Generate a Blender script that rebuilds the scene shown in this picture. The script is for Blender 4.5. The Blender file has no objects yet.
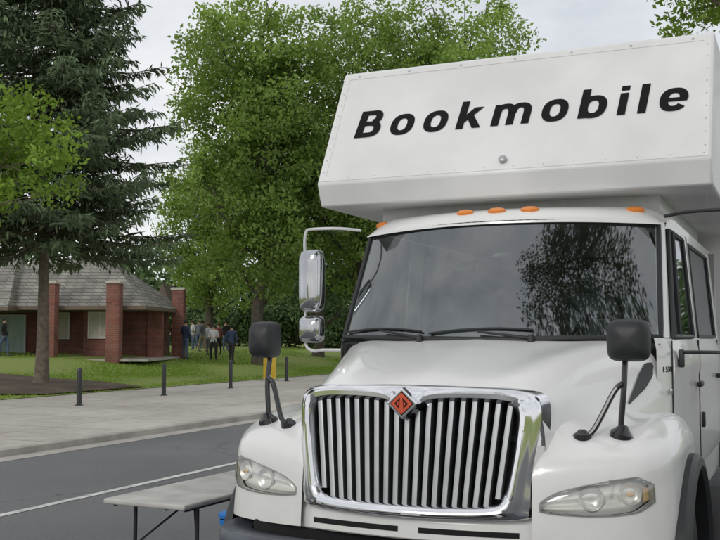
import bpy, bmesh, math, random
import numpy as np
from mathutils import Vector, Matrix
from mathutils.bvhtree import BVHTree
random.seed(7); RNG=np.random.default_rng(7)
scene=bpy.context.scene
COL=scene.collection
A=math.radians(23.75)
U=Vector((math.cos(A),-math.sin(A),0)); V=Vector((math.sin(A),math.cos(A),0))
CAMH=1.75
# ---------------------------------------------------------------- materials
def newmat(name):
    m=bpy.data.materials.new(name); m.use_nodes=True
    nt=m.node_tree; b=nt.nodes['Principled BSDF']; return m,nt,b
def N(nt,t,**k):
    n=nt.nodes.new(t)
    for a,v in k.items(): setattr(n,a,v)
    return n
def pmat(name,col,rough=.5,metal=0,coat=0,noise_amt=.12,scale=8,bump=0,bscale=60,spec=.5):
    m,nt,b=newmat(name)
    tc=N(nt,'ShaderNodeTexCoord'); no=N(nt,'ShaderNodeTexNoise'); no.inputs['Scale'].default_value=scale; no.inputs['Detail'].default_value=6
    nt.links.new(tc.outputs['Object'],no.inputs['Vector'])
    mr=N(nt,'ShaderNodeMapRange'); mr.inputs[1].default_value=.3; mr.inputs[2].default_value=.7
    mr.inputs[3].default_value=1-noise_amt; mr.inputs[4].default_value=1+noise_amt*.5
    nt.links.new(no.outputs['Fac'],mr.inputs[0])
    mx=N(nt,'ShaderNodeVectorMath',operation='SCALE'); mx.inputs[0].default_value=col[:3]
    nt.links.new(mr.outputs[0],mx.inputs['Scale']); nt.links.new(mx.outputs[0],b.inputs['Base Color'])
    b.inputs['Roughness'].default_value=rough; b.inputs['Metallic'].default_value=metal
    b.inputs['Coat Weight'].default_value=coat; b.inputs['Coat Roughness'].default_value=.06
    b.inputs['Specular IOR Level'].default_value=spec
    if bump:
        n2=N(nt,'ShaderNodeTexNoise'); n2.inputs['Scale'].default_value=bscale; n2.inputs['Detail'].default_value=8
        nt.links.new(tc.outputs['Object'],n2.inputs['Vector'])
        bp=N(nt,'ShaderNodeBump'); bp.inputs['Strength'].default_value=bump; bp.inputs['Distance'].default_value=.02
        nt.links.new(n2.outputs['Fac'],bp.inputs['Height']); nt.links.new(bp.outputs[0],b.inputs['Normal'])
    return m
def ramp_ground(name,cols,scale,rough,bump,bscale,big=.15,cracks=0):
    m,nt,b=newmat(name)
    tc=N(nt,'ShaderNodeTexCoord')
    no=N(nt,'ShaderNodeTexNoise'); no.inputs['Scale'].default_value=scale; no.inputs['Detail'].default_value=10; no.inputs['Roughness'].default_value=.7
    nb=N(nt,'ShaderNodeTexNoise'); nb.inputs['Scale'].default_value=big; nb.inputs['Detail'].default_value=5
    for n in (no,nb): nt.links.new(tc.outputs['Object'],n.inputs['Vector'])
    ad=N(nt,'ShaderNodeMath',operation='ADD'); nt.links.new(no.outputs['Fac'],ad.inputs[0]); nt.links.new(nb.outputs['Fac'],ad.inputs[1])
    dv=N(nt,'ShaderNodeMath',operation='MULTIPLY'); dv.inputs[1].default_value=.5; nt.links.new(ad.outputs[0],dv.inputs[0])
    r=N(nt,'ShaderNodeValToRGB'); r.color_ramp.elements[0].position=.36; r.color_ramp.elements[1].position=.64
    r.color_ramp.elements[0].color=(*cols[0],1); r.color_ramp.elements[1].color=(*cols[-1],1)
    for i,c in enumerate(cols[1:-1]):
        e=r.color_ramp.elements.new(.36+.28*(i+1)/(len(cols)-1)); e.color=(*c,1)
    nt.links.new(dv.outputs[0],r.inputs[0])
    if cracks:
        vo=N(nt,'ShaderNodeTexVoronoi',feature='DISTANCE_TO_EDGE'); vo.inputs['Scale'].default_value=cracks
        dn=N(nt,'ShaderNodeTexNoise'); dn.inputs['Scale'].default_value=1.7; dn.inputs['Detail'].default_value=7; nt.links.new(tc.outputs['Object'],dn.inputs['Vector'])
        va=N(nt,'ShaderNodeVectorMath',operation='ADD'); nt.links.new(tc.outputs['Object'],va.inputs[0]); nt.links.new(dn.outputs['Color'],va.inputs[1]); nt.links.new(va.outputs[0],vo.inputs['Vector'])
        mr=N(nt,'ShaderNodeMapRange'); mr.inputs[1].default_value=.0; mr.inputs[2].default_value=.005; mr.inputs[3].default_value=.6; mr.inputs[4].default_value=1; nt.links.new(vo.outputs['Distance'],mr.inputs[0])
        s=N(nt,'ShaderNodeVectorMath',operation='SCALE'); nt.links.new(r.outputs[0],s.inputs[0]); nt.links.new(mr.outputs[0],s.inputs['Scale']); nt.links.new(s.outputs[0],b.inputs['Base Color'])
    else: nt.links.new(r.outputs[0],b.inputs['Base Color'])
    b.inputs['Roughness'].default_value=rough
    n2=N(nt,'ShaderNodeTexNoise'); n2.inputs['Scale'].default_value=bscale; n2.inputs['Detail'].default_value=6
    nt.links.new(tc.outputs['Object'],n2.inputs['Vector'])
    bp=N(nt,'ShaderNodeBump'); bp.inputs['Strength'].default_value=bump; bp.inputs['Distance'].default_value=.03
    nt.links.new(n2.outputs['Fac'],bp.inputs['Height']); nt.links.new(bp.outputs[0],b.inputs['Normal'])
    return m,nt,b,r,tc
def brickmat(name,c1,c2,mort,sc,bw,bh,ms=.012,rough=.85):
    m,nt,b=newmat(name)
    tc=N(nt,'ShaderNodeTexCoord'); br=N(nt,'ShaderNodeTexBrick')
    br.inputs['Color1'].default_value=(*c1,1); br.inputs['Color2'].default_value=(*c2,1); br.inputs['Mortar'].default_value=(*mort,1)
    br.inputs['Scale'].default_value=sc; br.inputs['Brick Width'].default_value=bw; br.inputs['Row Height'].default_value=bh; br.inputs['Mortar Size'].default_value=ms
    s=N(nt,'ShaderNodeSeparateXYZ'); c=N(nt,'ShaderNodeCombineXYZ'); a=N(nt,'ShaderNodeMath',operation='ADD')
    nt.links.new(tc.outputs['Object'],s.inputs[0]); nt.links.new(s.outputs[0],a.inputs[0]); nt.links.new(s.outputs[1],a.inputs[1])
    nt.links.new(a.outputs[0],c.inputs[0]); nt.links.new(s.outputs[2],c.inputs[1]); nt.links.new(c.outputs[0],br.inputs['Vector'])
    no=N(nt,'ShaderNodeTexNoise'); no.inputs['Scale'].default_value=1.3; no.inputs['Detail'].default_value=8; nt.links.new(tc.outputs['Object'],no.inputs['Vector'])
    mr=N(nt,'ShaderNodeMapRange'); mr.inputs[1].default_value=.3; mr.inputs[2].default_value=.7; mr.inputs[3].default_value=.72; mr.inputs[4].default_value=1.2
    nt.links.new(no.outputs['Fac'],mr.inputs[0])
    sc_=N(nt,'ShaderNodeVectorMath',operation='SCALE'); nt.links.new(br.outputs['Color'],sc_.inputs[0]); nt.links.new(mr.outputs[0],sc_.inputs['Scale'])
    nt.links.new(sc_.outputs[0],b.inputs['Base Color']); b.inputs['Roughness'].default_value=rough
    return m
def glassmat(name,tint,base,rough=.02):
    m=bpy.data.materials.new(name); m.use_nodes=True; nt=m.node_tree; nt.nodes.clear()
    o=N(nt,'ShaderNodeOutputMaterial'); mx=N(nt,'ShaderNodeMixShader'); tr=N(nt,'ShaderNodeBsdfTransparent'); gl=N(nt,'ShaderNodeBsdfGlossy')
    tr.inputs[0].default_value=(*tint,1); gl.inputs['Roughness'].default_value=rough; gl.inputs[0].default_value=(.93,.97,1,1)
    lw=N(nt,'ShaderNodeLayerWeight'); lw.inputs[0].default_value=.25
    mr=N(nt,'ShaderNodeMapRange'); mr.inputs[3].default_value=base; mr.inputs[4].default_value=.9
    nt.links.new(lw.outputs['Fresnel'],mr.inputs[0]); nt.links.new(mr.outputs[0],mx.inputs[0])
    nt.links.new(tr.outputs[0],mx.inputs[1]); nt.links.new(gl.outputs[0],mx.inputs[2]); nt.links.new(mx.outputs[0],o.inputs[0])
    return m
def leafmat(name,col,trans=.3):
    m,nt,b=newmat(name)
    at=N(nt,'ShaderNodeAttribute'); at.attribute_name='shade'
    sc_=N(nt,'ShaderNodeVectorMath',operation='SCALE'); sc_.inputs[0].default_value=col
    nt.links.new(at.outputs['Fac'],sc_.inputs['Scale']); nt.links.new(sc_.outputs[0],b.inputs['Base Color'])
    b.inputs['Roughness'].default_value=.7; b.inputs['Specular IOR Level'].default_value=.15
    if trans>0:
        tl=N(nt,'ShaderNodeBsdfTranslucent'); s2=N(nt,'ShaderNodeVectorMath',operation='MULTIPLY'); s2.inputs[1].default_value=(1.6,1.6,.7)
        nt.links.new(sc_.outputs[0],s2.inputs[0]); nt.links.new(s2.outputs[0],tl.inputs[0])
        mx=N(nt,'ShaderNodeMixShader'); mx.inputs[0].default_value=trans
        o=nt.nodes['Material Output']; nt.links.new(b.outputs[0],mx.inputs[1]); nt.links.new(tl.outputs[0],mx.inputs[2]); nt.links.new(mx.outputs[0],o.inputs[0])
    return m
M={}
def paint():
    m,nt,b=newmat('white_paint')
    tc=N(nt,'ShaderNodeTexCoord'); s=N(nt,'ShaderNodeSeparateXYZ'); nt.links.new(tc.outputs['Object'],s.inputs[0])
    no=N(nt,'ShaderNodeTexNoise'); no.inputs['Scale'].default_value=3.5; no.inputs['Detail'].default_value=9; no.inputs['Roughness'].default_value=.65
    nt.links.new(tc.outputs['Object'],no.inputs['Vector'])
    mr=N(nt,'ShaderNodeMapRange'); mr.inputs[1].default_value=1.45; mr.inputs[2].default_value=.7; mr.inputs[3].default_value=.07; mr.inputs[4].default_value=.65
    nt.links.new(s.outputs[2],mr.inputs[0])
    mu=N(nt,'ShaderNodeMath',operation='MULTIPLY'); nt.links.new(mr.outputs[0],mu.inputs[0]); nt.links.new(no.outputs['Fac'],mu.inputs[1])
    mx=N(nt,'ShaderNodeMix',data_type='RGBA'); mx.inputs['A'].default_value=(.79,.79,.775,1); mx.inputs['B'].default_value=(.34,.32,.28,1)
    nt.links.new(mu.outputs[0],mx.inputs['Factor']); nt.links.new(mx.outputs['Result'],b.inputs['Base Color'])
    b.inputs['Roughness'].default_value=.3; b.inputs['Coat Weight'].default_value=.6; b.inputs['Coat Roughness'].default_value=.07
    return m
M['paint']=paint()
M['box']=pmat('box_white',(.77,.77,.76),.45,coat=.12,noise_amt=.10,scale=2.2)
M['trim']=pmat('trim_white',(.66,.66,.66),.35,noise_amt=.12)
M['chrome']=pmat('chrome',(.80,.81,.83),.10,1,noise_amt=.08)
M['mchrome']=pmat('mirror_chrome',(.50,.51,.53),.08,1,noise_amt=.15)
M['bar']=pmat('grille_chrome',(.46,.47,.48),.25,.9,noise_amt=.15)
M['black']=pmat('black_plastic',(.018,.019,.021),.5)
M['blackgloss']=pmat('black_gloss',(.015,.015,.017),.25,coat=.3)
M['void']=pmat('dark_void',(.008,.008,.009),.9)
M['rubber']=pmat('rubber',(.022,.022,.022),.8,bump=.15)
M['bumper']=pmat('bumper_paint',(.075,.085,.105),.5,coat=.15,noise_amt=.35,scale=5)
M['amber']=pmat('amber_lens',(.80,.25,.04),.3,coat=.6)
M['amberclear']=pmat('amber_bulb',(.80,.50,.24),.3,coat=.8)
M['red']=pmat('emblem_red',(.62,.085,.03),.3,coat=.6)
M['ink']=pmat('lettering_black',(.008,.008,.009),.75,spec=.2)
M['ws']=glassmat('windshield_glass',(.66,.73,.70),.175,.03)
M['sideglass']=glassmat('side_glass',(.30,.33,.33),.14)
M['lens']=glassmat('lamp_lens',(.97,.97,.95),.08,.05)
M['reflector']=pmat('lamp_reflector',(.88,.88,.87),.3,.55,noise_amt=.04)
M['housing']=pmat('lamp_housing',(.80,.80,.77),.4,.12,noise_amt=.1)
M['bezel']=pmat('lamp_bezel',(.30,.30,.30),.5)
M['dash']=pmat('dash_grey',(.16,.16,.165),.7)
M['seat']=pmat('seat_cloth',(.13,.135,.15),.9,bump=.3)
M['cabwall']=pmat('cab_lining',(.30,.30,.29),.8)
M['steel']=pmat('painted_steel',(.45,.46,.47),.4,.6)
M['rim']=pmat('wheel_white',(.55,.55,.54),.4,noise_amt=.3)
M['bollard']=pmat('bollard_black',(.02,.022,.025),.4,coat=.3)
M['yellow']=pmat('yellow_paint',(.72,.47,.03),.5,noise_amt=.2)
M['blue']=pmat('blue_plastic',(.02,.17,.50),.4)
M['table']=pmat('table_plastic',(.46,.45,.42),.55,noise_amt=.25,scale=5,bump=.1,bscale=200)
M['tleg']=pmat('table_leg',(.03,.03,.035),.4,.4)
M['bark']=pmat('bark',(.16,.13,.10),.95,noise_amt=.45,scale=6,bump=1,bscale=14)
M['barkd']=pmat('bark_dark',(.085,.072,.055),.95,noise_amt=.4,scale=6,bump=1,bscale=14)
M['brick']=brickmat('red_brick',(.25,.085,.06),(.17,.06,.045),(.20,.15,.13),1,.23,.08,.008)
M['shingle']=brickmat('shingles',(.30,.285,.25),(.19,.18,.155),(.10,.10,.09),1,.45,.16,.018,.9)
M['fascia']=pmat('fascia_wood',(.16,.12,.09),.7)
M['tan']=pmat('tan_panel',(.55,.51,.44),.7)
M['pale']=pmat('pale_green_panel',(.46,.60,.55),.7)
M['leafA']=leafmat('leaf_green',(.215,.315,.09),.36)
M['leafB']=leafmat('leaf_light',(.215,.33,.066),.35)
M['leafC']=leafmat('leaf_far',(.135,.21,.085),0)
M['leafR']=leafmat('leaf_shade',(.09,.14,.04),0)
M['needle']=leafmat('spruce_needle',(.110,.150,.082),0)
# ---------------------------------------------------------------- mesh helpers
def cr(P,n):
    P=np.asarray(P,float); out=[]
    L=len(P)
    for i in range(L-1):
        p0=P[i-1] if i>0 else 2*P[0]-P[1]
        p1=P[i];p2=P[i+1]
        p3=P[i+2] if i+2<L else 2*P[-1]-P[-2]
        for k in range(n):
            t=k/n
            out.append(.5*((2*p1)+(-p0+p2)*t+(2*p0-5*p1+4*p2-p3)*t*t+(-p0+3*p1-3*p2+p3)*t**3))
    out.append(P[-1]); return np.array(out)
def cr2(C,nu,nv):
    C=np.asarray(C,float)
    R=np.array([cr(row,nv) for row in C])
    return np.array([cr(R[:,j],nu) for j in range(R.shape[1])]).transpose(1,0,2)
class MB:
    def __init__(s): s.v=[];s.f=[];s.m=[]
    def add(s,v,f,mi=0):
        b=len(s.v); s.v+= [tuple(float(c) for c in p) for p in v]; s.f+=[tuple(b+i for i in q) for q in f]; s.m+=[mi]*len(f); return s
    def grid(s,P,mi=0,cu=False,cv=False,skip=None):
        nu=len(P);nv=len(P[0]); v=[p for r in P for p in r]; f=[]
        for i in range(nu if cu else nu-1):
            for j in range(nv if cv else nv-1):
                if skip and skip(i,j): continue
                i2=(i+1)%nu;j2=(j+1)%nv
                f.append((i*nv+j,i2*nv+j,i2*nv+j2,i*nv+j2))
        return s.add(v,f,mi)
    def box(s,c,d,mi=0,bev=0,rot=None,seg=2):
        bm=bmesh.new(); bmesh.ops.create_cube(bm,size=1)
        for v in bm.verts: v.co=Vector((v.co.x*d[0],v.co.y*d[1],v.co.z*d[2]))
        if bev: bmesh.ops.bevel(bm,geom=bm.edges[:],offset=bev,segments=seg,affect='EDGES',profile=.5)
        R=rot if rot else Matrix.Identity(3)
        bm.verts.index_update()
        s.add([R@v.co+Vector(c) for v in bm.verts],[[v.index for v in f.verts] for f in bm.faces],mi); bm.free(); return s
    def tube(s,path,r,n=10,mi=0,closed=False,caps=True):
        P=[Vector(p) for p in path]; L=len(P); rs=r if hasattr(r,'__len__') else [r]*L
        rings=[]; up=None
        for i in range(L):
            if closed: t=P[(i+1)%L]-P[i-1]
            else: t=P[min(i+1,L-1)]-P[max(i-1,0)]
            t.normalize()
            if up is None: up=Vector((0,0,1)) if abs(t.z)<.9 else Vector((1,0,0))
            a=up-t*up.dot(t)
            if a.length<1e-4: a=t.orthogonal()
            a.normalize(); b=t.cross(a); up=a
            rings.append([P[i]+(a*math.cos(2*math.pi*k/n)+b*math.sin(2*math.pi*k/n))*rs[i] for k in range(n)])
        s.grid(rings,mi,cu=closed,cv=True)
        if caps and not closed:
            s.add(rings[0],[tuple(range(n))],mi); s.add(rings[-1],[tuple(range(n))],mi)
        return s
    def lathe(s,prof,n=24,mi=0,Mx=None,caps=True):
        Mx=Mx or Matrix.Identity(4)
        rings=[[Mx@Vector((r*math.cos(2*math.pi*k/n),r*math.sin(2*math.pi*k/n),z)) for k in range(n)] for r,z in prof]
        s.grid(rings,mi,cv=True)
        if caps:
            s.add(rings[0],[tuple(range(n))],mi); s.add(rings[-1],[tuple(range(n))],mi)
        return s
    def prism(s,poly,x0,x1,mi=0,axis=0):
        n=len(poly)
        def mk(x): return [(x,a,b) if axis==0 else ((a,x,b) if axis==1 else (a,b,x)) for a,b in poly]
        s.add(mk(x0)+mk(x1),[tuple(range(n)),tuple(range(2*n-1,n-1,-1))]+[(i,(i+1)%n,n+(i+1)%n,n+i) for i in range(n)],mi); return s
    def mirror(s):
        b=len(s.v); v2=[(-x,y,z) for x,y,z in s.v]; s.f+= [tuple(b+i for i in reversed(q)) for q in s.f]; s.m+=s.m[:]; s.v+=v2; return s
    def flipx(s):
        o=MB(); o.v=[(-x,y,z) for x,y,z in s.v]; o.f=[tuple(reversed(q)) for q in s.f]; o.m=s.m[:]; return o
    def obj(s,name,mats,parent=None,loc=None,ang=35,bev=0):
        me=bpy.data.meshes.new(name); me.from_pydata(s.v,[],s.f)
        for m in (mats if isinstance(mats,(list,tuple)) else [mats]): me.materials.append(m)
        me.polygons.foreach_set('material_index',s.m)
        bm=bmesh.new(); bm.from_mesh(me); bmesh.ops.remove_doubles(bm,verts=bm.verts,dist=1e-5); bmesh.ops.recalc_face_normals(bm,faces=bm.faces); bm.to_mesh(me); bm.free()
        me.polygons.foreach_set('use_smooth',[True]*len(me.polygons)); me.set_sharp_from_angle(angle=math.radians(ang)); me.update()
        o=bpy.data.objects.new(name,me); COL.objects.link(o)
        if parent: o.parent=parent
        if loc is not None: o.location=loc
        if bev:
            b=o.modifiers.new('bevel','BEVEL'); b.width=bev; b.segments=2; b.limit_method='ANGLE'
        return o
def empty(name,loc,rz=0,label=None,cat=None,group=None):
    o=bpy.data.objects.new(name,None); COL.objects.link(o); o.location=loc; o.rotation_euler=(0,0,rz); o.empty_display_size=.2
    if label:o['label']=label
    if cat:o['category']=cat
    if group:o['group']=group
    return o
def fast(name,verts,faces,mat,parent=None,shade=None,loc=None):
    verts=np.asarray(verts,np.float32); faces=np.asarray(faces,np.int32)
    me=bpy.data.meshes.new(name); k=faces.shape[1]
    me.vertices.add(len(verts)); me.vertices.foreach_set('co',verts.ravel())
    me.loops.add(faces.size); me.loops.foreach_set('vertex_index',faces.ravel())
    me.polygons.add(len(faces)); me.polygons.foreach_set('loop_start',np.arange(0,faces.size,k,dtype=np.int32))
    me.update(calc_edges=True); me.materials.append(mat)
    if shade is not None:
        a=me.attributes.new('shade','FLOAT','FACE'); a.data.foreach_set('value',np.asarray(shade,np.float32))
    o=bpy.data.objects.new(name,me); COL.objects.link(o)
    if parent:o.parent=parent
    if loc is not None:o.location=loc
    return o
# ---------------------------------------------------------------- ground setting
def QR(q,r,z=0): p=U*q+V*r; return (p.x,p.y,z)
def lawnz(q):
    return float(np.interp(-q,[19.2,22,25,28,31,45,120,400],[.1,.25,.52,.85,1.0,1.25,1.6,2.2]))
def lz(x,y): return lawnz(Vector((x,y,0)).dot(U))
mg,_,_,_,_=ramp_ground('far_ground',[(.05,.075,.025),(.08,.11,.035)],.6,.95,.3,8)
g=MB().grid([[(x,y,-.03) for y in np.linspace(-700,900,9)] for x in np.linspace(-900,900,9)]).obj('ground',mg); g['kind']='structure'
masp,nt,b,r,tc=ramp_ground('asphalt',[(.105,.106,.11),(.145,.146,.15),(.185,.184,.185)],22,.85,.35,160,.25,cracks=.22)
road=MB().grid([[QR(q,rr,0) for rr in np.linspace(-150,300,20)] for q in (-10.7,-6,0,5,9)]).obj('road',masp); road['kind']='structure'
mline=pmat('road_line_paint',(.64,.64,.61),.7,noise_amt=.5,scale=9)
ln=MB().grid([[QR(q,rr,.005) for rr in np.linspace(-100,260,10)] for q in (-7.29,-7.18)]).obj('road_marking',mline); ln['kind']='structure'
def concrete():
    m,nt,b,r,tc=ramp_ground('concrete',[(.38,.35,.30),(.49,.46,.405),(.58,.55,.49)],3,.85,.15,80,.3)
    mp=N(nt,'ShaderNodeMapping'); mp.inputs['Rotation'].default_value=(0,0,A); nt.links.new(tc.outputs['Object'],mp.inputs[0])
    br=N(nt,'ShaderNodeTexBrick'); br.inputs['Scale'].default_value=1; br.inputs['Brick Width'].default_value=2.1; br.inputs['Row Height'].default_value=2.1; br.offset=0
    br.inputs['Mortar Size'].default_value=.02; br.inputs['Color1'].default_value=(1,1,1,1); br.inputs['Color2'].default_value=(.86,.86,.86,1); br.inputs['Mortar'].default_value=(.5,.5,.5,1)
    nt.links.new(mp.outputs[0],br.inputs['Vector'])
    mx=N(nt,'ShaderNodeMix',data_type='RGBA',blend_type='MULTIPLY'); mx.inputs['Factor'].default_value=1
    nt.links.new(r.outputs[0],mx.inputs['A']); nt.links.new(br.outputs['Color'],mx.inputs['B']); nt.links.new(mx.outputs['Result'],b.inputs['Base Color'])
    return m
mcon=concrete()
pl=MB().grid([[QR(q,rr,.1) for rr in np.linspace(-150,300,20)] for q in (-19.6,-15,-10.9)]).obj('pavement',mcon); pl['kind']='structure'
mk=pmat('kerb_concrete',(.40,.38,.34),.85,noise_amt=.3,scale=2)
def slab(q0,q1,z0,z1,name,mat):
    m=MB(); P=[(q0,z0),(q0,z1-.015),(q0+.015,z1),(q1-.015,z1),(q1,z1-.015),(q1,z0)]
    m.grid([[QR(q,rr,z) for rr in np.linspace(-150,300,30)] for q,z in P]); o=m.obj(name,mat); o['kind']='structure'; return o
slab(-10.9,-10.7,-.02,.112,'kerb',mk); slab(9,9.2,-.02,.112,'kerb',mk)
p2=MB().grid([[QR(q,rr,.1) for rr in np.linspace(-150,300,20)] for q in (9.2,12)]).obj('pavement',mcon); p2['kind']='structure'
gut=MB().grid([[QR(q,rr,.004) for rr in np.linspace(-150,300,10)] for q in (-10.7,-10.3)]).obj('gutter',mk); gut['kind']='structure'
mgr,nt,b,r,tc=ramp_ground('grass',[(.17,.22,.048),(.225,.285,.06),(.28,.33,.09)],9,.95,.6,45,.12)
qs=np.concatenate([np.linspace(-19.2,-34,26),np.linspace(-36,-400,22)])
rs=np.concatenate([np.linspace(-60,90,70),np.linspace(95,420,20)])
def lawnpt(q,rr):
    return QR(q,rr,lawnz(q)+(.03*math.sin(rr*.7)+.04*math.sin(q*.9+rr*.23) if q<-20 else 0)+(.015 if q<-19.15 else 0))
lw_=MB().grid([[lawnpt(q,rr) for rr in rs] for q in qs]).obj('lawn',mgr); lw_['kind']='structure'
l2=MB().grid([[QR(q,rr,.09+(q-12)*.02) for rr in np.linspace(-150,300,12)] for q in (12,20,60,200)]).obj('lawn',mgr); l2['kind']='structure'
def tufts(n,name):
    q=-19.25-np.abs(RNG.normal(0,6,n)); rr=RNG.uniform(12,62,n)
    z=np.array([lawnz(a) for a in q])+.0
    c=np.stack([U.x*q+V.x*rr,U.y*q+V.y*rr,z],1)
    h=RNG.uniform(.03,.08,n); an=RNG.uniform(0,2*np.pi,n); w=.03
    d=np.stack([np.cos(an),np.sin(an),np.zeros(n)],1)
    tip=c+np.stack([RNG.normal(0,.03,n),RNG.normal(0,.03,n),h],1)
    v=np.stack([c-d*w,c+d*w,tip],1).reshape(-1,3)
    return fast(name,v,np.arange(3*n).reshape(-1,3),M['leafB'],shade=RNG.uniform(.7,1.1,n))
gt=tufts(60000,'grass'); gt['kind']='stuff'; gt['label']='short green lawn grass blades beside the concrete'
mmu,_,_,_,_=ramp_ground('mulch',[(.05,.036,.026),(.10,.072,.05),(.16,.12,.085)],18,.95,1,40,1)
SPX,SPY=-9.95,31.3
mu=MB(); ring=[]
for k in range(6):
    row=[]
    for j in range(48):
        a=2*math.pi*j/48; R=(k/5)*(3.3+.25*math.sin(3*a)+.15*math.sin(7*a))
        x=SPX-.8+R*math.cos(a)*1.25; y=SPY-.6+R*math.sin(a)*.95; q=Vector((x,y,0)).dot(U)
        if q>-19.35:
            p=U*(-19.35-q); x+=p.x; y+=p.y
        row.append((x,y,lz(x,y)+.055+.06*(1-k/5)))
    ring.append(row)
mu.grid(ring,cv=True); o=mu.obj('mulch_bed',mmu); o['kind']='structure'
# ---------------------------------------------------------------- trees
def rand_dirs(n):
    v=RNG.normal(size=(n,3)); return v/np.linalg.norm(v,axis=1)[:,None]
def leaf_quads(c,size,up=.35):
    n=len(c); nrm=rand_dirs(n); nrm[:,2]+=up; nrm/=np.linalg.norm(nrm,axis=1)[:,None]
    t=np.cross(nrm,rand_dirs(n)); t/=np.linalg.norm(t,axis=1)[:,None]; b=np.cross(nrm,t)
    s=(size*RNG.uniform(.6,1.3,n))[:,None]
    v=np.stack([c-t*s,c+b*s*.55+nrm*s*.12,c+t*s,c-b*s*.55+nrm*s*.12],1).reshape(-1,3)
    return v,np.arange(4*n).reshape(-1,4)
def decid(name,base,H,lobes,ncl,lpc,ls,mat,bark,label,tr=.3,clr=.75,cat='tree',inner=.35):
    e=empty(name,base,label=label,cat=cat)
    tm=MB(); top=H*.8
    path=[(RNG.normal(0,.12)*k*.5 if k else 0,RNG.normal(0,.12)*k*.5 if k else 0,top*k/6-(.2 if k==0 else 0)) for k in range(7)]
    path=cr(path,3); n=len(path)
    tm.tube(path,[tr*(1.35 if i==0 else 1)*(1-i/(n-1))**1.1*.96+.03 for i in range(n)],10)
    tot=sum(l[3]*l[4]*l[5] for l in lobes); allc=[];sh=[]
    for lx,ly,lzz,rx,ry,rz in lobes:
        fz=min(max(lzz-max(rx,rz)*.9,H*.16),top*.9); i=int(fz/top*(n-1)); st=Vector(path[i]); en=Vector((lx,ly,lzz))
        mid=(st+en)/2+Vector((0,0,-.08*(en-st).length))+Vector(RNG.normal(0,.2,3))
        lp=cr([st,mid,en],4); tm.tube(lp,np.linspace(tr*.32,tr*.08,len(lp)),7)
        k=max(4,int(ncl*rx*ry*rz/tot))
        d=rand_dirs(k); rad=RNG.uniform(inner,1,k)**.6
        c=np.array([lx,ly,lzz])+d*rad[:,None]*np.array([rx,ry,rz])
        for j in range(0,k,3):
            s0=Vector(lp[RNG.integers(4,len(lp))]); m2=(s0+Vector(c[j]))/2+Vector((0,0,.15))
            tm.tube([s0,m2,Vector(c[j])],[tr*.09,tr*.05,.012],4,caps=False)
        r_=RNG.uniform(.5,1.25,k)*clr; cs=RNG.uniform(.70,1.2,k)
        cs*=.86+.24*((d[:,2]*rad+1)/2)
        for j in range(k):
            m_=int(lpc*r_[j]**2/clr**2)+3
            p=rand_dirs(m_)*(RNG.uniform(0,1,m_)**.5)[:,None]*np.array([r_[j],r_[j],r_[j]*.66])
            allc.append(c[j]+p); sh.append(cs[j]*RNG.uniform(.85,1.12,m_))
    tm.obj('trunk',bark,e)
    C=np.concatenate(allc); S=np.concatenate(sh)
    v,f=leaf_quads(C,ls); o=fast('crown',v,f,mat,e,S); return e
def lobe_tree(x,y,R,z0,z1,n,seed):
    rg=np.random.default_rng(seed); L=[]
    for i in range(n):
        t=(i+.5)/n; z=z0+(z1-z0)*t; prof=math.sin(math.pi*min(max(.12+.82*t,0),1))**.6
        a=i*2.4+rg.uniform(0,.8); rr=R*.48*prof*rg.uniform(.6,1.2)
        s=R*.54*prof*rg.uniform(.8,1.15)
        L.append((rr*math.cos(a),rr*math.sin(a),z,s,s,s*1.0))
    return L
def bgtree(px,D,R,z0,z1,n,seed,ncl,lab,mat='leafA'):
    x=(px-360)/1000*D; zb=lz(x,D) if Vector((x,D,0)).dot(U)<-19.2 else 0
    return decid('broadleaf_tree',(x,D,zb),z1,lobe_tree(x,D,R,z0,z1,n,seed),ncl,80,.112,M[mat],M['barkd'],lab,tr=.32,clr=.85)
bgtree(260,48,5.2,4.0,18.4,17,3,820,'tall green broadleaf tree in full leaf on the lawn')
bgtree(365,51,5.2,4.0,18.8,17,5,720,'tall leafy green tree rising behind the truck')
bgtree(450,50,5.6,7.0,19.0,15,9,640,'rounded green broadleaf tree behind the white truck')
bgtree(208,62,4.2,2.4,12.5,10,12,330,'smaller broadleaf tree shading the gathered people')
bgtree(318,58,4.4,2.2,13.0,10,15,300,'dense dark green tree between taller trees','leafC')
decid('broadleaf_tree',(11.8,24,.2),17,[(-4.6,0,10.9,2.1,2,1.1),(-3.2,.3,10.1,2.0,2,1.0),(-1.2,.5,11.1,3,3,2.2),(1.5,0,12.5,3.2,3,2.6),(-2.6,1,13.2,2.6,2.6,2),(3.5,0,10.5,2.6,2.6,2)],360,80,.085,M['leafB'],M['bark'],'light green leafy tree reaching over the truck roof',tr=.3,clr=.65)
decid('broadleaf_tree',(-10.4,22,lz(-10.4,22)),10,[(2.4,0,5.4,1.8,1.5,.9),(1.9,.2,6.5,1.9,1.5,1.0),(.3,.3,6.3,2.2,2,1.5),(-1.6,0,7.6,2.4,2.2,1.5),(1.5,.3,4.5,1.4,1.3,.7)],330,90,.07,M['leafB'],M['bark'],'light green broadleaf tree beside the spruce',tr=.2,clr=.5)
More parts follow.
